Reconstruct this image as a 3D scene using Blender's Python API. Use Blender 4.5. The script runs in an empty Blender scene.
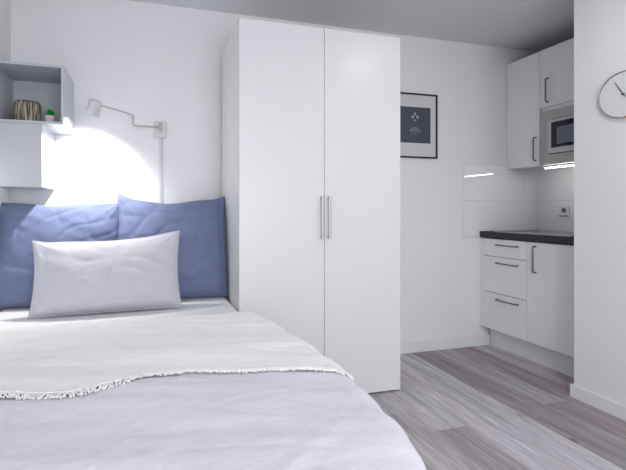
import bpy, bmesh, math, random
from mathutils import Vector, Matrix, noise
R = math.radians
random.seed(7)
scene = bpy.context.scene
COL = scene.collection

# ------------------------------------------------------------------ camera
cam_data = bpy.data.cameras.new('camera')
cam = bpy.data.objects.new('camera', cam_data); COL.objects.link(cam)
cam_data.sensor_fit = 'HORIZONTAL'; cam_data.sensor_width = 36.0
cam_data.lens = 403.0 / 626.0 * 36.0
cam_data.shift_x = 58.0 / 626.0
cam_data.shift_y = -25.0 / 626.0
cam_data.clip_start = 0.02
cam.location = (0, 0, 1.123)
cam.rotation_euler = (R(90), 0, -math.atan(106 / 403.0))
scene.camera = cam

# ------------------------------------------------------------------ colour management
vs = scene.view_settings
vs.view_transform = 'Standard'; vs.look = 'None'; vs.gamma = 1.0; vs.use_curve_mapping = False
vs.exposure = 0.07

# ------------------------------------------------------------------ world (daylight outside the window)
world = bpy.data.worlds.new('daylight'); scene.world = world
world.use_nodes = True
wb = world.node_tree.nodes['Background']
wb.inputs['Color'].default_value = (0.75, 0.86, 1.0, 1); wb.inputs['Strength'].default_value = 1.0

def area_light(name, loc, rot, sx, sy, power, color):
    l = bpy.data.lights.new(name, 'AREA'); l.shape = 'RECTANGLE'; l.size = sx; l.size_y = sy
    l.energy = power; l.color = color
    o = bpy.data.objects.new(name, l); COL.objects.link(o); o.location = loc; o.rotation_euler = rot
    return o
# daylight entering through the big window in the wall behind the camera
area_light('window_daylight', (0.75, -1.82, 1.32), (R(90), 0, 0), 2.2, 1.7, 50.0, (0.97, 0.975, 1.0))
# light of the two flush ceiling lamps (their fittings are built further down)
def disk_light(name, loc, d, power, color):
    l = bpy.data.lights.new(name, 'AREA'); l.shape = 'DISK'; l.size = d; l.energy = power; l.color = color
    o = bpy.data.objects.new(name, l); COL.objects.link(o); o.location = loc; return o
disk_light('ceiling_lamp_light', (0.60, -0.45, 2.44), .40, 13.0, (1.0, 0.985, 0.985))
disk_light('entrance_lamp_light', (1.87, 1.07, 2.465), .09, 4.5, (1.0, 0.98, 0.97))

# ------------------------------------------------------------------ materials
def lin(c):
    c = c / 255.0
    return c / 12.92 if c <= 0.04045 else ((c + 0.055) / 1.055) ** 2.4
def rgb(r, g, b): return (lin(r), lin(g), lin(b), 1)

def mat(name, col, rough=0.5, metal=0.0, bump=0.0, bscale=200.0, var=0.0, vscale=3.0, coat=0.0,
        stretch=(1, 1, 1), emis=None, estr=0.0, trans=0.0, ior=1.45, spec=0.5, alpha=1.0):
    m = bpy.data.materials.new(name); m.use_nodes = True
    nt = m.node_tree; n = nt.nodes; L = nt.links; p = n['Principled BSDF']
    p.inputs['Base Color'].default_value = col; p.inputs['Roughness'].default_value = rough
    p.inputs['Metallic'].default_value = metal; p.inputs['Coat Weight'].default_value = coat
    p.inputs['Transmission Weight'].default_value = trans; p.inputs['IOR'].default_value = ior
    p.inputs['Specular IOR Level'].default_value = spec
    tc = n.new('ShaderNodeTexCoord'); mp = n.new('ShaderNodeMapping')
    mp.inputs['Scale'].default_value = stretch
    L.new(tc.outputs['Object'], mp.inputs['Vector'])
    if var > 0:
        nz = n.new('ShaderNodeTexNoise'); nz.inputs['Scale'].default_value = vscale; nz.inputs['Detail'].default_value = 4
        L.new(mp.outputs['Vector'], nz.inputs['Vector'])
        mx = n.new('ShaderNodeMix'); mx.data_type = 'RGBA'
        mx.inputs[6].default_value = tuple(c * (1 - var) for c in col[:3]) + (1,)
        mx.inputs[7].default_value = tuple(min(1, c * (1 + var)) for c in col[:3]) + (1,)
        L.new(nz.outputs['Fac'], mx.inputs['Factor']); L.new(mx.outputs[2], p.inputs['Base Color'])
    if bump > 0:
        nb = n.new('ShaderNodeTexNoise'); nb.inputs['Scale'].default_value = bscale; nb.inputs['Detail'].default_value = 3
        L.new(mp.outputs['Vector'], nb.inputs['Vector'])
        b = n.new('ShaderNodeBump'); b.inputs['Strength'].default_value = bump; b.inputs['Distance'].default_value = 0.002
        L.new(nb.outputs['Fac'], b.inputs['Height']); L.new(b.outputs['Normal'], p.inputs['Normal'])
    if emis:
        p.inputs['Emission Color'].default_value = emis; p.inputs['Emission Strength'].default_value = estr
    return m

def fabric(name, col, var=0.04, weave=900.0, bump=0.25, mid=45.0, midb=0.25, sheen=0.3):
    m = mat(name, col, rough=0.92, var=var, vscale=14.0, spec=0.2)
    nt = m.node_tree; n = nt.nodes; L = nt.links; p = n['Principled BSDF']
    p.inputs['Sheen Weight'].default_value = sheen
    tc = n.new('ShaderNodeTexCoord')
    a = n.new('ShaderNodeTexNoise'); a.inputs['Scale'].default_value = weave; a.inputs['Detail'].default_value = 2
    c = n.new('ShaderNodeTexNoise'); c.inputs['Scale'].default_value = mid; c.inputs['Detail'].default_value = 6; c.inputs['Roughness'].default_value = 0.6
    for q in (a, c): L.new(tc.outputs['Object'], q.inputs['Vector'])
    b1 = n.new('ShaderNodeBump'); b1.inputs['Strength'].default_value = bump; b1.inputs['Distance'].default_value = 0.001
    b2 = n.new('ShaderNodeBump'); b2.inputs['Strength'].default_value = midb; b2.inputs['Distance'].default_value = 0.006
    L.new(c.outputs['Fac'], b2.inputs['Height']); L.new(a.outputs['Fac'], b1.inputs['Height'])
    L.new(b2.outputs['Normal'], b1.inputs['Normal']); L.new(b1.outputs['Normal'], p.inputs['Normal'])
    return m

M = {}
M['wall'] = mat('painted_wall', (0.80, 0.80, 0.815, 1), 0.85, bump=0.12, bscale=90, var=0.01, vscale=2)
M['ceiling'] = mat('painted_ceiling', (0.72, 0.725, 0.75, 1), 0.9, bump=0.1, bscale=80)
M['trim'] = mat('white_skirting', (0.78, 0.79, 0.80, 1), 0.4)
M['lacquer'] = mat('white_wardrobe_lacquer', (0.735, 0.74, 0.75, 1), 0.30, bump=0.02, bscale=30)
M['side'] = mat('white_board', (0.84, 0.83, 0.82, 1), 0.45)
M['kitchen'] = mat('kitchen_front', (0.84, 0.835, 0.825, 1), 0.33)
M['shelfbox'] = mat('pale_grey_lacquer', (0.52, 0.535, 0.575, 1), 0.4)
M['steel'] = mat('brushed_steel', (0.42, 0.41, 0.40, 1), 0.34, metal=1.0, bump=0.08, bscale=60, stretch=(1, 1, 25))
M['chrome'] = mat('satin_chrome', (0.52, 0.53, 0.55, 1), 0.28, metal=1.0)
M['handle'] = mat('dark_nickel', (0.20, 0.20, 0.21, 1), 0.35, metal=0.9)
M['counter'] = mat('dark_counter_laminate', (0.040, 0.040, 0.052, 1), 0.55, spec=.3, var=0.25, vscale=160, bump=0.05)
M['dark'] = mat('dark_gap', (0.05, 0.05, 0.055, 1), 0.7)
M['black_frame'] = mat('black_wood', (0.012, 0.012, 0.016, 1), 0.4)
M['mat_board'] = mat('mat_board', (0.62, 0.62, 0.62, 1), 0.8)
M['glassblack'] = mat('dark_glass', (0.012, 0.014, 0.03, 1), 0.06)
M['screen'] = mat('microwave_mesh', (0.16, 0.18, 0.22, 1), 0.3)
M['lampwhite'] = mat('white_lamp_metal', (0.62, 0.62, 0.63, 1), 0.4)
M['armgrey'] = mat('grey_lamp_metal', (0.50, 0.50, 0.51, 1), 0.4)
M['dial'] = mat('clock_dial', (0.74, 0.75, 0.77, 1), 0.5)
M['rimgrey'] = mat('clock_rim_metal', (0.30, 0.30, 0.31, 1), 0.4, metal=.6)
M['hand'] = mat('clock_hand', (0.06, 0.065, 0.08, 1), 0.4)
M['oak'] = mat('clock_oak', (0.55, 0.27, 0.10, 1), 0.5, var=0.2, vscale=40)
M['plastic'] = mat('white_plastic', (0.76, 0.77, 0.79, 1), 0.35)
M['sheet'] = fabric('fitted_sheet_cotton', (0.70, 0.71, 0.73, 1))
M['duvet'] = fabric('duvet_cotton', (0.69, 0.685, 0.745, 1), mid=38, midb=0.8, bump=.6)
M['throw'] = fabric('cream_throw', (0.83, 0.83, 0.815, 1), weave=420, bump=0.5, mid=60, midb=0.3)
M['blue'] = fabric('blue_cotton', (0.152, 0.182, 0.305, 1), var=0.05, mid=18, midb=0.35, sheen=0.15)
M['greycush'] = fabric('pale_grey_cotton', (0.52, 0.515, 0.57, 1), mid=26, midb=0.2)
M['leaf'] = mat('bright_leaf', (0.01, 0.42, 0.04, 1), 0.5, var=0.3, vscale=60)
M['pot'] = mat('white_pot', (0.72, 0.72, 0.76, 1), 0.4)
M['soil'] = mat('soil', (0.03, 0.02, 0.015, 1), 0.9)
M['wax'] = mat('candle_wax', (0.75, 0.68, 0.5, 1), 0.5)

# ribbed smoky glass
M['ribglass'] = mat('ribbed_smoked_glass', (0.30, 0.27, 0.20, 1), 0.15, trans=0.15)
M['rimbrown'] = mat('brown_glass_rim', (0.06, 0.052, 0.035, 1), 0.2)
_nt = M['ribglass'].node_tree; _n = _nt.nodes
_tc = _n.new('ShaderNodeTexCoord'); _g = _n.new('ShaderNodeTexNoise'); _mp = _n.new('ShaderNodeMapping'); _cr = _n.new('ShaderNodeValToRGB')
_mp.inputs['Scale'].default_value = (130, 130, 9); _g.inputs['Scale'].default_value = 1.0; _g.inputs['Detail'].default_value = 2
_cr.color_ramp.elements[0].position = .36; _cr.color_ramp.elements[0].color = (.045, .036, .02, 1)
_cr.color_ramp.elements[1].position = .66; _cr.color_ramp.elements[1].color = (.62, .60, .50, 1)  # pale streaks: highlights on the ribs, painted into the glass colour
_e = _cr.color_ramp.elements.new(.5); _e.color = (.26, .22, .14, 1)
_nt.links.new(_tc.outputs['Object'], _mp.inputs[0]); _nt.links.new(_mp.outputs[0], _g.inputs['Vector'])
_nt.links.new(_g.outputs['Fac'], _cr.inputs[0]); _nt.links.new(_cr.outputs[0], _n['Principled BSDF'].inputs['Base Color'])

# glossy wall tiles: joints from a brick texture
def tile_mat(name, axis):
    m = mat(name, (0.74, 0.745, 0.77, 1), 0.0, coat=1.0)
    m.node_tree.nodes['Principled BSDF'].inputs['Coat Roughness'].default_value = 0.0
    nt = m.node_tree; n = nt.nodes; L = nt.links; p = n['Principled BSDF']
    tc = n.new('ShaderNodeTexCoord'); sp = n.new('ShaderNodeSeparateXYZ'); cb = n.new('ShaderNodeCombineXYZ')
    L.new(tc.outputs['Object'], sp.inputs[0])
    L.new(sp.outputs['X' if axis == 'x' else 'Y'], cb.inputs['X']); L.new(sp.outputs['Z'], cb.inputs['Y'])
    br = n.new('ShaderNodeTexBrick'); br.offset = 0.0; br.inputs['Scale'].default_value = 1.0
    br.inputs['Brick Width'].default_value = 0.62 if axis == 'x' else 0.60; br.inputs['Row Height'].default_value = 0.300
    br.inputs['Mortar Size'].default_value = 0.0016; br.inputs['Mortar Smooth'].default_value = 0.3
    br.inputs['Color1'].default_value = (0.84, 0.845, 0.86, 1); br.inputs['Color2'].default_value = (0.84, 0.845, 0.86, 1)
    br.inputs['Mortar'].default_value = (0.58, 0.58, 0.61, 1)
    L.new(cb.outputs[0], br.inputs['Vector']); L.new(br.outputs['Color'], p.inputs['Base Color'])
    b = n.new('ShaderNodeBump'); b.invert = True; b.inputs['Strength'].default_value = 0.4; b.inputs['Distance'].default_value = 0.001
    L.new(br.outputs['Fac'], b.inputs['Height']); L.new(b.outputs['Normal'], p.inputs['Normal'])
    return m
M['tile_x'] = tile_mat('white_tile_back', 'x'); M['tile_y'] = tile_mat('white_tile_side', 'y')

# oak planks: colour per plank comes with the boards themselves, grain from stretched noise
def floor_mat():
    m = mat('limed_oak_planks', (0.3, 0.28, 0.29, 1), 0.5, spec=0.35)
    nt = m.node_tree; n = nt.nodes; L = nt.links; p = n['Principled BSDF']
    at = n.new('ShaderNodeAttribute'); at.attribute_name = 'board'
    ar = n.new('ShaderNodeAttribute'); ar.attribute_name = 'board_seed'
    tc = n.new('ShaderNodeTexCoord')
    add = n.new('ShaderNodeVectorMath'); add.operation = 'MULTIPLY_ADD'
    add.inputs[1].default_value = (17, 31, 5)
    L.new(ar.outputs['Color'], add.inputs[0]); L.new(tc.outputs['Object'], add.inputs[2])
    def nz(scale, sx, sy, detail, dist=0.0):
        mp = n.new('ShaderNodeMapping'); mp.inputs['Scale'].default_value = (sx, sy, 1)
        t = n.new('ShaderNodeTexNoise'); t.inputs['Scale'].default_value = scale; t.inputs['Detail'].default_value = detail
        t.inputs['Distortion'].default_value = dist; t.inputs['Roughness'].default_value = 0.65
        L.new(add.outputs[0], mp.inputs[0]); L.new(mp.outputs[0], t.inputs['Vector']); return t
    def ramp(src, a, b, c0, c1):
        r = n.new('ShaderNodeMapRange'); r.inputs[1].default_value = a; r.inputs[2].default_value = b
        r.inputs[3].default_value = c0; r.inputs[4].default_value = c1
        L.new(src, r.inputs[0]); return r.outputs[0]
    g1 = ramp(nz(1, 26, 1.6, 6, 1.2).outputs['Fac'], 0.3, 0.7, 0.66, 1.30)
    g2 = ramp(nz(1, 90, 4.0, 4).outputs['Fac'], 0.35, 0.65, 0.82, 1.14)
    g3 = ramp(nz(1, 11, 3.4, 3, 0.8).outputs['Fac'], 0.66, 0.74, 1.0, 0.50)
    def mul(a, b):
        q = n.new('ShaderNodeMath'); q.operation = 'MULTIPLY'; L.new(a, q.inputs[0]); L.new(b, q.inputs[1]); return q.outputs[0]
    f = mul(mul(g1, g2), g3)
    vm = n.new('ShaderNodeVectorMath'); vm.operation = 'SCALE'
    L.new(at.outputs['Color'], vm.inputs[0]); L.new(f, vm.inputs['Scale'])
    # reddish tint in the darker grain
    mx = n.new('ShaderNodeMix'); mx.data_type = 'RGBA'; mx.blend_type = 'MULTIPLY'
    mx.inputs[7].default_value = (1.04, 0.97, 0.98, 1)
    L.new(ramp(nz(1, 5, 1.0, 2).outputs['Fac'], 0.45, 0.6, 0.0, 1.0), mx.inputs['Factor'])
    L.new(vm.outputs[0], mx.inputs[6]); L.new(mx.outputs[2], p.inputs['Base Color'])
    b = n.new('ShaderNodeBump'); b.inputs['Strength'].default_value = 0.25; b.inputs['Distance'].default_value = 0.001
    L.new(f, b.inputs['Height']); L.new(b.outputs['Normal'], p.inputs['Normal'])
    return m
M['floor'] = floor_mat()

# ------------------------------------------------------------------ mesh helpers
def obj(name, bm, m, parent=None, smooth=False, recalc=True):
    if recalc: bmesh.ops.recalc_face_normals(bm, faces=bm.faces)
    me = bpy.data.meshes.new(name); bm.to_mesh(me); bm.free()
    if smooth:
        for p in me.polygons: p.use_smooth = True
    o = bpy.data.objects.new(name, me); COL.objects.link(o)
    me.materials.append(m)
    if parent: o.parent = parent
    return o
def bx(bm, x0, x1, y0, y1, z0, z1, bev=0.0, seg=2):
    r = bmesh.ops.create_cube(bm, size=1.0)
    vs_ = r['verts']
    for v in vs_:
        v.co = Vector((x0 + (v.co.x + .5) * (x1 - x0), y0 + (v.co.y + .5) * (y1 - y0), z0 + (v.co.z + .5) * (z1 - z0)))
    if bev > 0:
        es = list({e for v in vs_ for e in v.link_edges})
        bmesh.ops.bevel(bm, geom=es, offset=bev, segments=seg, affect='EDGES', profile=0.5)
    return bm
def box(*a, **k): return bx(bmesh.new(), *a, **k)
def tube(bm, pts, r, seg=10, cap=True):
    pts = [Vector(p) for p in pts]; rings = []
    up = None
    for i, p in enumerate(pts):
        d = (pts[min(i + 1, len(pts) - 1)] - pts[max(i - 1, 0)]).normalized()
        if up is None:
            up = Vector((0, 0, 1)) if abs(d.z) < .9 else Vector((1, 0, 0))
        a = d.cross(up).normalized(); b = a.cross(d).normalized(); up = b
        rr = r[i] if isinstance(r, (list, tuple)) else r
        rings.append([bm.verts.new(p + (a * math.cos(t) + b * math.sin(t)) * rr) for t in [2 * math.pi * k / seg for k in range(seg)]])
    for i in range(len(rings) - 1):
        for k in range(seg):
            bm.faces.new((rings[i][k], rings[i][(k + 1) % seg], rings[i + 1][(k + 1) % seg], rings[i + 1][k]))
    if cap: bm.faces.new(rings[0][::-1]); bm.faces.new(rings[-1])
    return bm
def lathe(bm, prof, seg=32, mtx=None):
    rings = []
    for (r, z) in prof:
        if r < 1e-6: rings.append([bm.verts.new((0, 0, z))])
        else: rings.append([bm.verts.new((r * math.cos(2 * math.pi * k / seg), r * math.sin(2 * math.pi * k / seg), z)) for k in range(seg)])
    for a, b in zip(rings[:-1], rings[1:]):
        for k in range(seg):
            k2 = (k + 1) % seg
            if len(a) == 1 and len(b) == 1: continue
            if len(a) == 1: bm.faces.new((a[0], b[k], b[k2]))
            elif len(b) == 1: bm.faces.new((a[k], b[0], a[k2]))
            else: bm.faces.new((a[k], b[k], b[k2], a[k2]))
    if mtx is not None:
        for rg in rings:
            for v in rg: v.co = mtx @ v.co
    return bm
def tag(o, label, cat, group=None, kind=None):
    o['label'] = label; o['category'] = cat
    if group: o['group'] = group
    if kind: o['kind'] = kind
    return o
def thing(name, loc, label, cat, group=None):
    o = bpy.data.objects.new(name, None); COL.objects.link(o); o.location = loc; o.empty_display_size = 0.05
    return tag(o, label, cat, group)
def child(name, bm, m, par, smooth=False, label=None, recalc=True):
    """geometry is written in room coordinates and moved into the thing's own frame"""
    org = Vector((0, 0, 0)); q = par
    while q is not None: org += q.location; q = q.parent
    for v in bm.verts: v.co -= org
    o = obj(name, bm, m, par, smooth, recalc)
    if label: o['label'] = label
    return o
def struct(name, bm, m):
    o = obj(name, bm, m); o['kind'] = 'structure'; return o
def smoothstep(t): t = max(0, min(1, t)); return t * t * (3 - 2 * t)
def interp(tab, x):
    if x <= tab[0][0]: return tab[0][1]
    for (a, va), (b, vb) in zip(tab[:-1], tab[1:]):
        if x <= b: return va + (vb - va) * smoothstep((x - a) / (b - a)) * 1.0 if False else va + (vb - va) * (x - a) / (b - a)
    return tab[-1][1]

# ------------------------------------------------------------------ the room
XL, XP, XK, YB, YR, H = -0.815, 2.46, 3.262, 2.76, -1.90, 2.494
struct('wall_back', box(XL - .12, XK + .12, YB, YB + .12, -.05, H + .05), M['wall'])
struct('wall_left', box(XL - .12, XL, YR - .12, YB, -.05, H + .05), M['wall'])
struct('wall_kitchen', box(XK, XK + .12, 1.847, YB, -.05, H + .05), M['wall'])
struct('wall_right', box(XP, XK + .12, YR - .12, 1.847, -.05, H + .05), M['wall'])
wx0, wx1, wz0, wz1 = -0.35, 1.85, 0.45, 2.35
bm = bmesh.new()
bx(bm, XL, wx0, YR - .12, YR, -.05, H + .05); bx(bm, wx1, XP, YR - .12, YR, -.05, H + .05)
bx(bm, wx0, wx1, YR - .12, YR, -.05, wz0); bx(bm, wx0, wx1, YR - .12, YR, wz1, H + .05)
struct('wall_rear', bm, M['wall'])
bm = bmesh.new()
for a, b in ((wx0, wx0 + .06), (0.72, 0.78), (wx1 - .06, wx1)): bx(bm, a, b, YR - .10, YR - .04, wz0, wz1, .004)
for a, b in ((wz0, wz0 + .06), (wz1 - .06, wz1)): bx(bm, wx0 + .06, wx1 - .06, YR - .095, YR - .045, a, b)
win = struct('window_1', bm, M['trim'])
child('window_pane', box(wx0 + .06, wx1 - .06, YR - .074, YR - .066, wz0 + .06, wz1 - .06), mat('clear_glass', (1, 1, 1, 1), 0.0, trans=1.0), win)
struct('ceiling', box(XL - .12, XK + .12, YR - .12, YB + .12, H, H + .1), M['ceiling'])

# baseboards
def skirting(name, segs):
    bm = bmesh.new()
    for s in segs: bx(bm, *s, bev=.003)
    struct(name, bm, M['trim'])
skirting('baseboard_back', [(XL + .014, 2.745, YB - .014, YB, 0, .088)])
skirting('baseboard_left', [(XL, XL + .014, YR, YB, 0, .088)])
skirting('baseboard_right', [(XP - .012, XP, YR, 1.847, 0, .078), (XP - .012, 2.72, 1.847, 1.864, 0, .078)])
skirting('baseboard_rear', [(XL + .014, XP - .012, YR, YR + .014, 0, .088)])

# floor: individual boards with hairline joints, one mesh
bm = bmesh.new()
cl = bm.loops.layers.float_color.new('board'); cs = bm.loops.layers.float_color.new('board_seed')
bx(bm, XL - .1, XK + .1, YR - .1, YB + .1, -.05, -.004)
for f in bm.faces:
    for l in f.loops: l[cl] = (.04, .035, .035, 1); l[cs] = (0, 0, 0, 1)
LT, MD, DK, RD, MD2, GG = (.52, .505, .54), (.41, .39, .41), (.315, .292, .305), (.355, .312, .33), (.43, .395, .415), (.36, .365, .36)
BW = 0.195; X0 = 1.205 - 11 * BW
strips = {  # strip number: [(first cut, colour), ...] from the far wall towards the camera
    11: [(2.9, MD), (1.95, MD2), (0.9, DK)],
    12: [(2.9, LT), (1.747, RD), (0.3, MD)],
    13: [(2.9, LT), (0.7, MD)],
    14: [(2.9, LT), (0.5, MD)],
    15: [(2.9, DK), (1.2, MD)],
    16: [(2.9, MD), (1.83, RD), (0.4, DK)],
    17: [(2.9, RD), (1.5, LT)],
    10: [(2.9, RD), (1.6, GG)],
}
for k in range(0, 23):
    xa = X0 + k * BW; xb = xa + BW
    if xb < XL - .05 or xa > XK + .05: continue
    lst = strips.get(k)
    if not lst:
        lst = [(2.9, random.choice([LT, MD, DK, RD]))]; y = 2.9 - random.uniform(.4, 1.6)
        while y > -2: lst.append((y, random.choice([LT, MD, DK, RD]))); y -= random.uniform(1.2, 1.8)
    for i, (ys, c) in enumerate(lst):
        ye = lst[i + 1][0] if i + 1 < len(lst) else -2.1
        nf = len(bm.faces)
        bx(bm, max(xa, XL - .1) + .0006, min(xb, XK + .1) - .0006, ye + .0006, min(ys, 2.86) - .0006, -.003, 0)
        bm.faces.ensure_lookup_table()
        j = random.uniform(.95, 1.05); s = (random.random(), random.random(), random.random(), 1)
        for f in bm.faces[nf:]:
            for l in f.loops: l[cl] = (c[0] * j, c[1] * j, c[2] * j, 1); l[cs] = s
struct('floor', bm, M['floor'])

# glazed tiles behind the kitchen
struct('trim_1', box(2.492, XK, YB - .008, YB - .0005, .949, 1.512), M['tile_x']).location = (0, 0, 0)
struct('trim_2', box(XK - .008, XK - .0005, 1.848, YB - .008, .949, 1.512), M['tile_y'])
struct('trim_3', box(2.484, 2.492, YB - .010, YB - .0005, .899, 1.514, .001), M['trim'])
bm = bmesh.new(); bx(bm, 2.492, 2.644, YB - .008, YB - .0005, .899, .949)
struct('trim_4', bm, M['tile_x'])

# ------------------------------------------------------------------ wardrobe
WX0, WX1, WY, WT = 0.485, 1.508, 2.188, 2.196
w = thing('wardrobe', (0.997, 2.47, 0), 'tall white two-door wardrobe standing between the bed and the picture', 'wardrobe')
bm = bmesh.new()
bx(bm, WX0, WX0 + .018, WY + .021, YB - .016, 0.0, WT, .001); bx(bm, WX1 - .018, WX1, WY + .021, YB - .016, 0.0, WT, .001)
bx(bm, WX0 + .018, WX1 - .018, WY + .021, YB - .016, WT - .018, WT); bx(bm, WX0 + .018, WX1 - .018, WY + .04, YB - .016, .06, .078)
bx(bm, WX0 + .018, WX1 - .018, YB - .024, YB - .018, .078, WT - .018)
child('body', bm, M['side'], w)
child('plinth', box(WX0 + .018, WX1 - .018, WY + .05, WY + .066, 0.0, .06), M['side'], w)
for a, b, hx in ((WX0, .9955, .9765), (.9985, WX1, 1.0215)):
    dd = child('door', box(a, b, WY, WY + .019, .012, WT - .003, .0015), M['lacquer'], w)
    bm = bmesh.new()
    bx(bm, hx - .0065, hx + .0065, WY - .030, WY - .020, .955, 1.205, .002)
    for z in (.968, 1.192): bx(bm, hx - .005, hx + .005, WY - .022, WY - .0002, z - .006, z + .006, .001)
    child('handle', bm, M['chrome'], dd, label='vertical brushed metal bar handle')

# ------------------------------------------------------------------ picture
pic = thing('framed_picture', (2.023, YB - .012, 1.534), 'black framed dark portrait print with white mat hanging beside the wardrobe', 'picture')
px0, px1, pz0, pz1 = 1.820, 2.227, 1.533, 2.040
fy = YB - .022
bm = bmesh.new(); t = .011
bx(bm, px0, px0 + t, fy, YB - .001, pz0, pz1, .001); bx(bm, px1 - t, px1, fy, YB - .001, pz0, pz1, .001)
bx(bm, px0 + t, px1 - t, fy, YB - .001, pz0, pz0 + t); bx(bm, px0 + t, px1 - t, fy, YB - .001, pz1 - t, pz1)
child('frame', bm, M['black_frame'], pic)
bm = box(px0 + t, px1 - t, YB - .012, YB - .003, pz0 + t, pz1 - t); child('mat_board', bm, M['mat_board'], pic)
# print: slate ground with a pale head-and-shoulders shape made of soft blobs
pm = mat('slate_print', (0.072, 0.082, 0.105, 1), 0.35, var=0.25, vscale=25)
pr = child('print', box(1.880, 2.166, YB - .0135, YB - .012, 1.651, 1.933), pm, pic)
pale = mat('print_pale', (0.34, 0.38, 0.42, 1), 0.5, var=0.3, vscale=90)
mid = mat('print_mid', (0.17, 0.185, 0.215, 1), 0.5, var=0.4, vscale=70)
def blob(bm, x, z, rx, rz, y, seg=20):
    c = [bm.verts.new((x + rx * math.cos(2 * math.pi * k / seg), y, z + rz * math.sin(2 * math.pi * k / seg))) for k in range(seg)]
    d = [bm.verts.new((v.co.x, y + .0007, v.co.z)) for v in c]
    bm.faces.new(c)
    for k in range(seg): bm.faces.new((c[k], c[(k + 1) % seg], d[(k + 1) % seg], d[k]))
bm = bmesh.new(); yb = YB - .0142
for x, z, a, b in ((2.024, 1.880, .010, .011), (2.003, 1.856, .012, .012), (2.047, 1.856, .012, .012), (2.025, 1.827, .011, .006)): blob(bm, x, z, a, b, yb)
child('flower_motif', bm, pale, pic, label='pale clustered dots on the dark print')
bm = bmesh.new()
for i in range(3):
    z = 1.755 - i * .012; blob(bm, 2.022 + (i - 1) * .022, 1.757, .010, .022, yb)
for x, z, a, b in ((1.985, 1.748, .012, .014), (2.060, 1.748, .012, .014), (2.022, 1.722, .034, .005)): blob(bm, x, z, a, b, yb)
child('leaf_motif', bm, mid, pic, label='faint grey rounded figure low on the print')

# ------------------------------------------------------------------ kitchen
def hbar(bm, p0, p1, out, r=.0055):
    """bow handle between p0 and p1 standing off in direction out"""
    p0, p1, o = Vector(p0), Vector(p1), Vector(out); d = (p1 - p0)
    tube(bm, [p0, p0 + o * .6, p0 + o * .92 + d * .03, p0 + o + d * .09, p1 + o - d * .09, p1 + o * .92 - d * .03, p1 + o * .6, p1], r, 10)
    return bm
DX = 2.66
fil = tag(obj('filler_panel', box(DX + .002, DX + .018, 2.722, YB - .002, .165, .893), M['kitchen']),
          'narrow white filler strip between the drawer cabinet and the back wall', 'panel')
bc = thing('base_cabinet', (2.94, 2.53, 0.10), 'white kitchen base cabinet with three drawers next to the back wall', 'cabinet')
bm = box(DX + .020, 3.22, 2.337, 2.719, .165, .893); child('body', bm, M['kitchen'], bc)
for z0, z1, hz in ((.7565, .890, .848), (.4655, .7515, .706), (.167, .4605, .418)):
    dr = child('drawer', box(DX, DX + .019, 2.3385, 2.7195, z0, z1, .001), M['kitchen'], bc)
    child('handle', hbar(bmesh.new(), (DX, 2.588, hz), (DX, 2.405, hz), (-.028, 0, 0)), M['handle'], dr, True, label='dark metal bow handle')
bd = thing('base_cabinet', (2.94, 2.10, 0.10), 'white kitchen base cabinet with one tall door beside the projecting wall', 'cabinet')
child('body', box(DX + .020, 3.22, 1.852, 2.335, .165, .893), M['kitchen'], bd)
dr = child('door', box(DX, DX + .019, 1.853, 2.3355, .167, .890, .001), M['kitchen'], bd)
child('handle', hbar(bmesh.new(), (DX, 2.264, .864), (DX, 2.264, .678), (-.028, 0, 0), .006), M['handle'], dr, True, label='dark metal bow handle')
tag(obj('kitchen_plinth', box(2.745, 2.761, 1.868, YB - .0145, 0.0005, .163, .001), M['trim']), 'white recessed plinth board under the kitchen base cabinets', 'plinth')
ct = tag(obj('countertop', box(2.645, XK - .009, 1.85, YB - .009, .901, .948, .002), M['counter']), 'dark grey kitchen worktop on the white base cabinets', 'countertop')
hob = thing('ceramic_hob', (2.92, 2.33, .948), 'flat black hob with steel rim set in the dark worktop', 'hob')
bm = bmesh.new()
hx0, hx1, hy0, hy1 = 2.660, 3.16, 2.02, 2.62
for a in ((hx0, hx0 + .010, hy0, hy1), (hx1 - .010, hx1, hy0, hy1), (hx0 + .01, hx1 - .01, hy0, hy0 + .01), (hx0 + .01, hx1 - .01, hy1 - .01, hy1)):
    bx(bm, *a, .9481, .9550, .0012)
child('rim', bm, M['chrome'], hob)
child('glass_plate', box(hx0 + .01, hx1 - .01, hy0 + .01, hy1 - .01, .9481, .9512), M['glassblack'], hob)

UX = 2.95; UF = UX - .019
uc = thing('wall_cabinet', (3.10, 2.61, 1.46), 'tall narrow white wall cabinet beside the back wall left of the microwave', 'cabinet')
child('body', box(UX, XK - .002, 2.4635, YB - .002, 1.4665, 2.353, .001), M['kitchen'], uc)
dr = child('door', box(UF, UX - .001, 2.464, YB - .003, 1.467, 2.3525, .001), M['kitchen'], uc)
child('handle', hbar(bmesh.new(), (UF, 2.492, 1.690), (UF, 2.492, 1.512), (-.028, 0, 0), .0055), M['handle'], dr, True, label='dark metal bow handle')
uc = thing('wall_cabinet', (3.10, 2.16, 1.89), 'short white wall cabinet above the built-in microwave', 'cabinet')
child('body', box(UX, XK - .002, 1.862, 2.4615, 1.878, 2.353, .001), M['kitchen'], uc)
dr = child('door', box(UF, UX - .001, 1.8625, 2.4605, 1.910, 2.3525, .001), M['kitchen'], uc)
child('handle', hbar(bmesh.new(), (UF, 2.392, 2.121), (UF, 2.392, 1.943), (-.028, 0, 0), .0055), M['handle'], dr, True, label='dark metal bow handle')
mw = thing('microwave', (3.10, 2.16, 1.465), 'built-in steel microwave with dark glass door under the short cabinet', 'microwave')
child('housing', box(UX, XK - .002, 1.862, 2.4615, 1.467, 1.876), M['side'], mw)
bm = bmesh.new(); mx0 = UF - .001
y0, y1, z0, z1, iy0, iy1, iz0, iz1 = 1.862, 2.461, 1.467, 1.876, 1.925, 2.392, 1.543, 1.805
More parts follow.
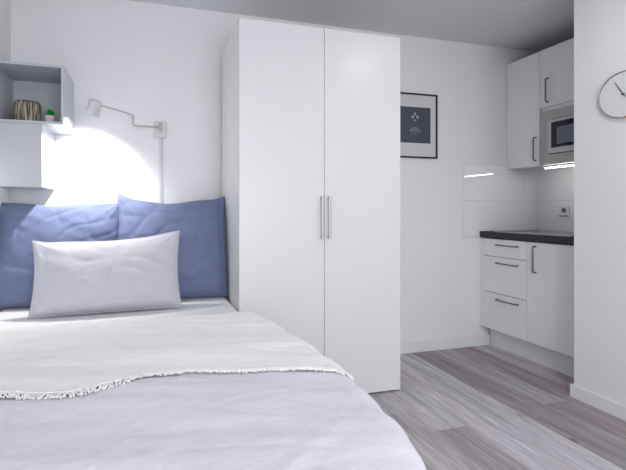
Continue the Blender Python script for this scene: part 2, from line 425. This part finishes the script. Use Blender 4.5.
bx(bm, mx0, UX - .001, iy1, y1, z0, z1, .0015); bx(bm, mx0, UX - .001, y0, iy0, z0, z1, .0015)
bx(bm, mx0, UX - .001, iy0, iy1, iz1, z1); bx(bm, mx0, UX - .001, iy0, iy1, z0, iz0)
child('trim_frame', bm, M['steel'], mw)
child('gap_liner', box(UX - .006, UX - .002, iy0, iy1, iz0, iz1), M['dark'], mw)
dr = child('door', box(mx0 - .012, UX - .006, iy0 + .005, iy1 - .005, iz0 + .005, iz1 - .005, .002), M['chrome'], mw)
child('window', box(mx0 - .0145, mx0 - .0121, 2.03, 2.358, 1.588, 1.780, .0005), M['glassblack'], dr, label='dark glass door window')
child('mesh_panel', box(mx0 - .0155, mx0 - .0146, 2.10, 2.315, 1.612, 1.738), M['screen'], dr, label='paler see-through middle of the window')
led = thing('cabinet_light', (3.03, 2.3, 1.45), 'thin glowing light bar under the microwave', 'light')
child('casing', box(3.015, 3.045, 2.09, 2.50, 1.456, 1.4665), M['plastic'], led)
ledm = mat('led_glow', (1, 1, 1, 1), 0.5, emis=(1.0, 0.93, 0.92, 1), estr=32.0)
child('diffuser', box(3.026, 3.034, 2.150, 2.495, 1.4495, 1.4559), ledm, led)
so = thing('power_socket', (XK - .009, 2.514, 1.112), 'white power socket on the kitchen tiles above the worktop', 'socket')
child('plate', box(XK - .021, XK - .0085, 2.473, 2.555, 1.071, 1.153, .002), M['plastic'], so)
bm = bmesh.new()
lathe(bm, [(0, 0), (.019, 0), (.019, .0015), (.016, .0015), (.016, .0008), (0, .0008)], 24, Matrix.Translation((XK - .0211, 2.514, 1.120)) @ Matrix.Rotation(R(-90), 4, 'Y'))
child('socket_face', bm, M['screen'], so, label='grey round socket recess')
child('lower_edge', box(XK - .023, XK - .0211, 2.473, 2.555, 1.071, 1.079), M['handle'], so, label='dark lower edge strip')

# ------------------------------------------------------------------ wall clock
ck = thing('wall_clock', (XP - .001, 1.579, 1.741), 'round white wall clock with thin metal rim on the projecting right wall', 'clock')
CM = Matrix.Translation((XP - .0005, 1.579, 1.741)) @ Matrix.Rotation(R(-90), 4, 'Y')
bm = lathe(bmesh.new(), [(0, .001), (.1195, .001), (.1195, .010), (0, .010)], 64, CM); child('dial', bm, M['dial'], ck)
bm = lathe(bmesh.new(), [(.1200, .0), (.1235, .0), (.1245, .010), (.1235, .016), (.1215, .016), (.1200, .010), (.1200, .0)], 96, CM)
child('rim', bm, M['rimgrey'], ck, True, label='thin grey metal rim')
bm = bmesh.new(); segs = 16; ri = []
for k in range(segs + 1):
    a = R(-92) + R(62) * k / segs      # lower right stretch of the rim in oak
    ri.append([bm.verts.new((XP - .0005 - x, 1.579 - r * math.cos(a), 1.741 + r * math.sin(a))) for r, x in ((.1197, .0), (.1258, .0), (.1258, .0175), (.1197, .0175))])
for a, b in zip(ri[:-1], ri[1:]):
    for k in range(4): bm.faces.new((a[k], a[(k + 1) % 4], b[(k + 1) % 4], b[k]))
bm.faces.new(ri[0]); bm.faces.new(ri[-1][::-1])
child('wooden_inlay', bm, M['oak'], ck, label='orange brown wooden stretch of the rim')
def hand(L0, L1, wdt, dy, dz, x):
    bm = bmesh.new(); d = Vector((0, dy, dz)).normalized(); s = Vector((0, -d.z, d.y)) * wdt
    c = Vector((XP - x, 1.579, 1.741)); q = []
    for xo in (0, .0015):
        q.append([bm.verts.new(c + Vector((xo, 0, 0)) + d * l + s * k * t) for l, k, t in ((-L0, -1, 1), (L1, -1, .6), (L1, 1, .6), (-L0, 1, 1))])
    bm.faces.new(q[0]); bm.faces.new(q[1][::-1])
    for k in range(4): bm.faces.new((q[0][k], q[1][k], q[1][(k + 1) % 4], q[0][(k + 1) % 4]))
    return bm
child('hour_hand', hand(.0, .082, .0022, .039, .072, .0150), M['hand'], ck)
child('minute_hand', hand(.0, .098, .0018, -.062, -.06, .0175), M['hand'], ck)
child('hub', lathe(bmesh.new(), [(0, .010), (.0055, .010), (.0055, .019), (0, .019)], 16, CM), M['hand'], ck)
tickm = mat('clock_marks', (0.42, 0.44, 0.48, 1), 0.6)
for k in range(12):
    a = 2 * math.pi * k / 12; ca, sa = math.cos(a), math.sin(a); bm = bmesh.new()
    for r in (.095, .106):
        for wd in (-.0009, .0009):
            for xo in (.0101, .0108): bm.verts.new((XP - .0005 - xo, 1.579 + r * ca - wd * sa, 1.741 + r * sa + wd * ca))
    bmesh.ops.convex_hull(bm, input=bm.verts)
    child('hour_mark', bm, tickm, ck)

# ------------------------------------------------------------------ wall shelf cubes
SB = YB - .001
sh = thing('wall_shelf', (-.635, 2.60, 1.598), 'open pale grey cube shelf on the wall holding the ribbed vase', 'shelf')
t = .014; a0, a1, b0, b1 = -.8135, -.459, 1.598, 1.927; sy = 2.44
bm = bmesh.new()
bx(bm, a0, a0 + t, sy, SB, b0, b1, .001); bx(bm, a1 - t, a1, sy, SB, b0, b1, .001)
bx(bm, a0 + t, a1 - t, sy, SB, b1 - t, b1); bx(bm, a0 + t, a1 - t, sy, SB, b0, b0 + t)
child('cube_shell', bm, M['shelfbox'], sh)
child('back_panel', box(a0 + t, a1 - t, SB - .01, SB, b0 + t, b1 - t), M['shelfbox'], sh)
cb = thing('wall_cube', (-.69, 2.60, 1.25), 'closed pale grey wall cube below the open shelf, above the pillow', 'cabinet')
c0, c1, d0, d1 = -.8135, -.569, 1.250, 1.597
child('body', box(c0, c1, sy + .018, SB, d0, d1, .001), M['shelfbox'], cb)
child('door', box(c0, c1, sy, sy + .017, d0, d1, .0015), M['shelfbox'], cb)

# ribbed vase
vz = b0 + t
va = thing('ribbed_vase', (-.678, 2.585, vz), 'ribbed olive brown glass tealight holder on the open cube shelf', 'vase')
bm = bmesh.new(); seg = 120; prof = [(0, .0), (.058, .0), (.066, .004), (.069, .016), (.069, .112), (.0675, .120), (.065, .125), (.060, .125), (.062, .118), (.063, .108), (.063, .012), (0, .009)]
rings = []
for i, (r, z) in enumerate(prof):
    if r == 0: rings.append([bm.verts.new((-.678, 2.585, vz + z))]); continue
    rr = []
    for k in range(seg):
        a = 2 * math.pi * k / seg; rib = .0022 * abs(math.cos(a * 15)) if 1 < i < 7 else 0
        rr.append(bm.verts.new((-.678 + (r + rib) * math.cos(a), 2.585 + (r + rib) * math.sin(a), vz + z)))
    rings.append(rr)
for a, b in zip(rings[:-1], rings[1:]):
    for k in range(seg):
        k2 = (k + 1) % seg
        if len(a) == 1: bm.faces.new((a[0], b[k2], b[k]))
        elif len(b) == 1: bm.faces.new((a[k], a[k2], b[0]))
        else: bm.faces.new((a[k], a[k2], b[k2], b[k]))
child('glass_body', bm, M['ribglass'], va)
child('rim', lathe(bmesh.new(), [(.0600, .1251), (.0655, .1251), (.0665, .128), (.0630, .131), (.0600, .128), (.0600, .1251)], 48, Matrix.Translation((-.678, 2.585, vz))), M['rimbrown'], va, True, label='darker rounded rim')
tag(obj('tealight', lathe(bmesh.new(), [(0, .0), (.019, .0), (.019, .017), (.004, .016), (0, .019)], 24, Matrix.Translation((-.678, 2.585, vz + .0105))), M['wax']), 'small wax tealight inside the ribbed glass holder', 'candle')
# potted plant
pc = (-.558, 2.575)
pl = thing('potted_plant', (pc[0], pc[1], vz), 'tiny green plant in a small white pot on the open cube shelf', 'plant')
PT = Matrix.Translation((pc[0], pc[1], vz))
child('pot', lathe(bmesh.new(), [(0, 0), (.022, 0), (.029, .054), (.0300, .057), (.027, .057), (.025, .050), (0, .050)], 32, PT), M['pot'], pl, True)
child('soil', lathe(bmesh.new(), [(0, .0505), (.0255, .0505), (0, .054)], 20, PT), M['soil'], pl)
bm = bmesh.new()
for k in range(34):
    a = k * 2.399; el = R(10 + 75 * ((k * 7) % 34) / 34); L = random.uniform(.024, .036)
    d = Vector((math.cos(a) * math.cos(el), math.sin(a) * math.cos(el), math.sin(el)))
    s = d.cross(Vector((0, 0, 1))).normalized(); n_ = s.cross(d)
    b = Vector((pc[0], pc[1], vz + .063)) + d * .004
    pts = [b, b + d * L * .5 + s * L * .28 + n_ * .002, b + d * L - n_ * .003, b + d * L * .5 - s * L * .28 + n_ * .002]
    low = [p - n_ * .0016 for p in pts]
    V = [bm.verts.new(p) for p in pts]; W = [bm.verts.new(p) for p in low]
    bm.faces.new(V); bm.faces.new(W[::-1])
    for q in range(4): bm.faces.new((V[q], W[q], W[(q + 1) % 4], V[(q + 1) % 4]))
child('leaves', bm, M['leaf'], pl)
child('stem', tube(bmesh.new(), [(pc[0], pc[1], vz + .052), (pc[0] + .001, pc[1], vz + .070)], .004, 8), M['leaf'], pl)

# ------------------------------------------------------------------ reading lamp
la = thing('wall_lamp', (.072, YB, 1.655), 'white swing-arm reading lamp on the wall above the pillows', 'lamp')
child('wall_plate', box(.032, .114, YB - .022, YB - .0005, 1.603, 1.709, .006, 3), M['lampwhite'], la)
child('pivot', tube(bmesh.new(), [(.073, YB - .048, 1.640), (.073, YB - .048, 1.690)], .010, 16), M['armgrey'], la, True)
child('bracket', box(.062, .084, YB - .048, YB - .021, 1.656, 1.674, .002), M['armgrey'], la)
child('lower_arm', tube(bmesh.new(), [(.073, YB - .048, 1.665), (-.08, 2.70, 1.664), (-.094, 2.69, 1.664), (-.098, 2.689, 1.672), (-.098, 2.688, 1.722)], .0058, 12), M['armgrey'], la, True)
child('upper_arm', tube(bmesh.new(), [(-.098, 2.688, 1.716), (-.100, 2.684, 1.727), (-.108, 2.672, 1.729), (-.262, 2.462, 1.722)], .0055, 12), M['armgrey'], la, True)
HT = Vector((-.292, 2.440, 1.748)); ax = Vector((-.23, .30, -.93)).normalized()
rot = Vector((0, 0, -1)).rotation_difference(ax).to_matrix().to_4x4()
HM = Matrix.Translation(HT) @ rot
bm = lathe(bmesh.new(), [(0, 0), (.028, 0), (.034, -.003), (.036, -.010), (.036, -.088), (.034, -.088), (.033, -.012), (.027, -.006), (0, -.006)], 40, HM)
hd = child('lamp_shade', bm, M['lampwhite'], la, True)
hd.data.polygons.foreach_set('use_smooth', [True] * len(hd.data.polygons))
child('knuckle', tube(bmesh.new(), [(-.262, 2.462, 1.722), (-.283, 2.455, 1.712)], .008, 12), M['armgrey'], la, True)
bulbm = mat('bulb_glow', (1, 1, 1, 1), .4, emis=(1.0, 0.97, 0.93, 1), estr=8.0)
child('bulb', lathe(bmesh.new(), [(0, -.020), (.012, -.022), (.020, -.036), (.022, -.046), (.016, -.058), (0, -.064)], 24, HM), bulbm, la, True, label='glowing white bulb')
child('power_cord', tube(bmesh.new(), [(.084, YB - .004, 1.606), (.084, YB - .004, .64)], .0032, 8), M['plastic'], la, True)
child('cord_cover', box(.066, .080, YB - .006, YB - .0005, .60, 1.606, .002), M['lampwhite'], la)
sl = bpy.data.lights.new('reading_lamp_beam', 'SPOT'); sl.energy = 50.0; sl.spot_size = R(138); sl.spot_blend = 1.0; sl.shadow_soft_size = .018
sl.color = (1.0, .985, .96)
so_ = bpy.data.objects.new('reading_lamp_beam', sl); COL.objects.link(so_)
so_.location = HT + ax * .075; so_.rotation_euler = Vector((0, 0, -1)).rotation_difference(ax).to_euler()

# flush ceiling lamps
cpm = mat('ceiling_lamp_glow', (1, 1, 1, 1), .4, emis=(0.86, 0.90, 1.0, 1), estr=3.0)
def ceiling_lamp(x, y, r, dep, label):
    cp = thing('ceiling_lamp', (x, y, H), label, 'lamp'); PM = Matrix.Translation((x, y, H - .0005))
    child('housing', lathe(bmesh.new(), [(0, 0), (r * 1.2, 0), (r * 1.2, -dep), (r * 1.04, -dep - .002), (r, -dep * .5), (0, -dep * .5)], 48, PM), M['plastic'], cp, True)
    child('diffuser', lathe(bmesh.new(), [(0, -dep), (r * .96, -dep), (r * .96, -dep * .7), (0, -dep * .7)], 48, PM), cpm, cp)
ceiling_lamp(1.87, 1.07, .050, .022, 'small round ceiling lamp near the projecting right wall')
ceiling_lamp(.60, -.45, .20, .045, 'large round ceiling lamp behind the foot of the bed')

# ------------------------------------------------------------------ bed
bed = thing('bed', (-.16, 1.72, 0), 'white double bed pushed into the corner beside the wardrobe', 'bed')
child('mattress', box(XL + .03, .472, .72, YB - .02, .32, .566, .035, 4), M['sheet'], bed, True)
child('bed_frame', box(XL + .018, .478, .70, YB - .016, .17, .318, .006), M['side'], bed)
for x in (XL + .06, .42):
    for y in (.76, 2.68): child('leg', box(x - .03, x + .03, y - .03, y + .03, 0.0, .169, .003), M['side'], bed)

def fb(x, y, s): return noise.noise(Vector((x, y, s)))
# fitted sheet: visible band in front of the pillows
def grid_mesh(fn, nu, nv, thick=0.0):
    bm = bmesh.new(); g = [[bm.verts.new(fn(i / nu, j / nv)) for j in range(nv + 1)] for i in range(nu + 1)]
    for i in range(nu):
        for j in range(nv): bm.faces.new((g[i][j], g[i + 1][j], g[i + 1][j + 1], g[i][j + 1]))
    return bm
def sheet(u, v):
    x = XL + .018 + u * (.481 - XL - .018); y = YB - .018 - v * .95
    e = min(x - (XL + .018), .481 - x); z = .5735 - .03 * (1 - min(1, e / .03)) ** 2
    return (x, y, z + .0012 * fb(x * 7, y * 12, 3) + .0008 * fb(x * 20, y * 30, 8))
st = obj('fitted_sheet', grid_mesh(sheet, 90, 60), M['sheet'], None, True)
md = st.modifiers.new('thick', 'SOLIDIFY'); md.thickness = .003; md.offset = 0
tag(st, 'smooth pale grey fitted sheet showing between the pillows and the cream throw', 'sheet')

XR = [(.50, .50), (.62, .535), (.74, .575), (.88, .615), (1.05, .638), (1.2, .630), (1.5, .610), (1.75, .568), (1.87, .528), (1.95, .498), (2.02, .485), (2.2, .47)]
YF, RA = .60, .09
def bedtop(x, y):
    z = .624 - .046 * smoothstep((y - 1.84) / .17)
    z += .010 * fb(x * 1.7 + 4, y * 1.9, 1.3) + .006 * fb(x * 4.2, y * 5.5, 7.7)
    return z
def cover(p, q, off=0.0, wr=1.0, seed=0.0, fall=0.34):
    """position on the bedding for flat cloth coordinates p (across) and q (along)"""
    pe = p; xr = interp(XR, max(q, .5)) - RA
    ex = max(0.0, p - xr); ey = max(0.0, (YF + RA) - q); el = max(0.0, (XL + .10) - p)
    x, y = min(p, xr), max(q, YF + RA); x = max(x, XL + .10)
    e = max(ex, ey, el)
    z = bedtop(x, y)
    # wrinkles: long shallow creases across the bed
    w_ = .0100 * fb(p * 1.6 + .8 * q, q * 9 + p * 1.5, 2.1 + seed) + .0060 * abs(fb(p * 3.1 - q, q * 15 + p * 3, 5.5 + seed)) + .0012 * fb(p * 22, q * 26, 9 + seed)
    ln = fb(p * 1.3 + q * 1.1 + 3, q * 3.6 - p * 1.2, 14.2 + seed); w_ += .0032 * math.exp(-(ln / .045) ** 2) * smoothstep(.5 + 2 * fb(p * 2.2, q * 2.2, 31))
    ln = fb(p * 2.1 - q * .9 + 9, q * 5.2 + p * .8, 17.7 + seed); w_ -= .0026 * math.exp(-(ln / .05) ** 2) * smoothstep(.5 + 2 * fb(p * 2.6, q * 2.1, 38))
    nrm = Vector((0, 0, 1)); pos = Vector((x, y, z))
    if e > 0:
        dv = Vector((ex - el, -ey, 0)); dv.normalize()
        rad = RA if el < max(ex, ey) else .06
        arc = rad * math.pi / 2
        if e < arc:
            t = e / rad; pos += dv * rad * math.sin(t); pos.z -= rad * (1 - math.cos(t)); nrm = dv * math.sin(t) + Vector((0, 0, math.cos(t)))
        else:
            d_ = e - arc; fl = .022 * math.sin((p * 1.2 + q * 2.3 if ey > ex else q * 2.3) * 11) * min(1, d_ / .15) if el < max(ex, ey) else 0
            pos += dv * (rad + fl + .01 * min(1, d_ / .1)); pos.z -= rad + d_; nrm = dv
    pos += nrm * (off + w_ * wr)
    pos.x = max(pos.x, XL + .017)
    return pos
PL = XL + .035
def duvet(u, v):
    q = 1.965 - v * (1.965 - .25); xr = interp(XR, max(q, .5)) - RA
    p = PL + u * (xr + .42 - PL)
    return cover(p, q, 0, 1)
dv_ = obj('duvet', grid_mesh(duvet, 200, 200), M['duvet'], None, True)
md = dv_.modifiers.new('thick', 'SOLIDIFY'); md.thickness = .02; md.offset = -1
tag(dv_, 'rumpled pale lavender grey duvet spread over the bed below the cream throw', 'duvet')

FR = [(-.80, 1.262), (-.55, 1.232), (-.384, 1.214), (-.279, 1.180), (-.203, 1.166), (-.101, 1.200), (.017, 1.252), (.124, 1.268), (.299, 1.224), (.389, 1.208), (.513, 1.165), (.575, 1.14), (.63, 1.16), (.70, 1.24), (.80, 1.38), (1.0, 1.5)]
def fringe_y(p): return interp(FR, p)
TT = [(-.80, 2.10), (-.66, 2.082), (-.219, 2.000), (.188, 1.985), (.40, 1.985), (.9, 1.99)]
THX = 0.40
def throw_(u, v):
    qq = 1.6; xr = .66 - RA
    p = PL + u * (xr + THX - PL)
    qa, qb = interp(TT, p), fringe_y(p)
    q = qa + v * (qb - qa)
    xr = interp(XR, q) - RA; p = PL + u * (xr + THX - PL)
    o = cover(p, q, .010, .85, .4)
    o.z += .0025 * fb(p * 9, q * 14, 21)
    if v < .04: o.z -= .006 * (1 - v / .04)
    return o
th_ = obj('throw_blanket', grid_mesh(throw_, 200, 110), M['throw'], None, True)
md = th_.modifiers.new('thick', 'SOLIDIFY'); md.thickness = .005; md.offset = 0
tag(th_, 'cream throw blanket with fringed edge laid across the middle of the bed', 'blanket')
bm = bmesh.new(); nt_ = 620
for k in range(nt_):
    u = k / (nt_ - 1)
    p = PL + u * (.57 + THX - PL) + random.uniform(-.001, .001)
    q = fringe_y(p)
    L = random.uniform(.014, .026) * (1.25 if p < -.05 else .55); sx = random.uniform(-.010, .010)
    pts = []
    for i in range(4):
        t = i / 3
        pp = p + sx * t + .003 * math.sin(t * 6 + k); q_ = q + .004 - L * t
        pts.append(cover(pp, q_, .013 - .006 * t + random.uniform(-.0015, .003), .85, .4))
    tube(bm, pts, [.0016, .0022, .0020, .0026], 5)
    # small knot at the blanket's edge
    c = cover(p, q, .014, .85, .4); r_ = random.uniform(.0022, .0036) * (1 if p < -.05 else .7)
    bmesh.ops.create_icosphere(bm, subdivisions=1, radius=r_, matrix=Matrix.Translation(c))
fo = obj('fringe', bm, M['throw'], th_, True); fo['kind'] = 'stuff'

# ------------------------------------------------------------------ pillows
def pillow(name, W, Hh, T, place, m, label, cat, group=None, seed=0, top=None, sag=.03, flange=0.0, hem=None, nu=110, nv=80,
           zmin=None, xmax=None, xmin=None, ymax=None, wr=1.0, pinch=.035):
    bm = bmesh.new(); G = {}
    for side in (1, -1):
        for i in range(nu + 1):
            for j in range(nv + 1):
                if side == -1 and (i in (0, nu) or j in (0, nv)): G[(side, i, j)] = G[(1, i, j)]; continue
                u = -1 + 2 * i / nu; v = -1 + 2 * j / nv
                u = math.copysign(1 - (1 - abs(u)) ** 1.25, u); v = math.copysign(1 - (1 - abs(v)) ** 1.25, v)
                x = u * W / 2 * (1 - pinch * (1 - v * v) * abs(u) ** 3)
                y = v * Hh / 2 * (1 - (sag if v > 0 else .01) * (1 - u * u) * abs(v) ** 2)
                if top and v > 0: y += top(u) * v ** 2
                uu, vv = min(1, abs(u) / (1 - flange)), min(1, abs(v) / (1 - flange * W / Hh))
                th = T * (max(0, 1 - uu ** 3.0) ** .52) * (max(0, 1 - vv ** 3.0) ** .52) * (1.08 - .22 * v)
                ed = min(1, (1 - uu) * 5 + (1 - vv) * 5)
                # folds running out of the corners, then soft dents
                du, dv2 = (1 - abs(u)) * W / 2, (1 - abs(v)) * Hh / 2
                ang = math.atan2(dv2, du + 1e-4); rad = math.hypot(du, dv2)
                cid = (1 if u > 0 else 0) + (2 if v > 0 else 0) + seed
                fold = .010 * fb(ang * 5.0, cid * 3.1, rad * 3) * math.exp(-rad / .16) * min(1, rad / .03)
                fold += .0055 * fb(x * 5 + y * 3, y * 9 - x * 3, seed + side * .3) + .0045 * fb(x * 5 + y * 17, (y - x) * 3.5, seed + 31) + .0045 * fb(x * 9 + y * 14, y * 5 - x * 2, seed + 5)
                ln = abs(fb(x * 3.5 + y * 5 + 2, y * 9 - x * 4, seed + 9)); fold += -.004 * math.exp(-(ln / .16) ** 2)
                ln = abs(fb(x * 8 - y * 3 + 7, y * 4 + x * 3, seed + 13)); fold += -.003 * math.exp(-(ln / .14) ** 2)
                d = side * (th + fold * wr * min(1, th / (.4 * T) + .15 * (1 if side > 0 else 0)))
                if hem and u > hem:
                    d += side * (-.003)
                if hem and abs(u - hem) < .018: d -= side * .004
                if uu >= 1 or vv >= 1: d += .004 * fb(x * 14, y * 14, seed + 3)
                P = place(x, y + Hh / 2, d)
                if zmin is not None and P.z < zmin:
                    P.z = zmin - .0015 * (zmin - P.z)
                if ymax is not None: P.y = min(P.y, ymax - .0005 * (1 + j % 3))
                if xmax is not None: P.x = min(P.x, xmax)
                if xmin is not None: P.x = max(P.x, xmin)
                G[(side, i, j)] = bm.verts.new(P)
    for side in (1, -1):
        for i in range(nu):
            for j in range(nv):
                q = [G[(side, i, j)], G[(side, i + 1, j)], G[(side, i + 1, j + 1)], G[(side, i, j + 1)]]
                bm.faces.new(q if side == 1 else q[::-1])
    o = obj(name, bm, m, None, True)
    return tag(o, label, cat, group)

def leaner(cx, yb, zb, tilt, curve=0.0, yaw=0.0, roll=0.0, twist=0.0):
    """bottom edge centre at (cx, yb, zb); leans back towards the wall by tilt; d>0 faces the camera"""
    def place(x, h, d):
        a = tilt + twist * x + curve * h
        y_, z_ = h * math.sin(a), h * math.cos(a)
        n_ = Vector((0, -math.cos(a), math.sin(a)))
        P = Vector((x, y_, z_)) + n_ * d
        P = Matrix.Rotation(roll, 3, 'Y') @ P
        P = Matrix.Rotation(yaw, 3, 'Z') @ P
        return P + Vector((cx, yb, zb))
    return place
def top_r(u): return .034 * math.exp(-((u + 1) / .18) ** 2) + .022 * math.exp(-((u - 1) / .14) ** 2) - .026 * math.exp(-((u + .10) / .42) ** 2)
def top_l(u): return .014 * math.exp(-((u + .15) / .3) ** 2) * -1 + .006
pillow('pillow', .675, .625, .090, leaner(.146, 2.50, .578, R(10), yaw=R(-1)), M['blue'],
       'slate blue pillow leaning on the wall beside the wardrobe', 'pillow', 'slate blue pillows at the head of the bed',
       seed=2, top=top_r, sag=.02, pinch=.008, hem=.86, zmin=.5765, xmax=.4815, ymax=YB - .008)
pillow('pillow', 0.665, .590, .095, leaner(-.505, 2.505, .578, R(9)), M['blue'],
       'slate blue pillow leaning on the wall under the cube shelves', 'pillow', 'slate blue pillows at the head of the bed',
       seed=11, top=top_l, sag=.02, pinch=.012, zmin=.5765, xmin=XL + .003, ymax=YB - .008)
def top_w(u): return .017 * u + .012 * math.exp(-((u + 1) / .12) ** 2) + .020 * math.exp(-((u - 1) / .3) ** 2) - .012 * math.exp(-(u / .5) ** 2)
pillow('cushion', .765, .398, .072, leaner(-.203, 2.250, .582, R(14), yaw=R(3)), M['greycush'],
       'pale grey rectangular cushion in front of the two blue pillows', 'cushion', seed=23, top=top_w, sag=.01, flange=.02,
       zmin=.5785, wr=.6, pinch=.05)
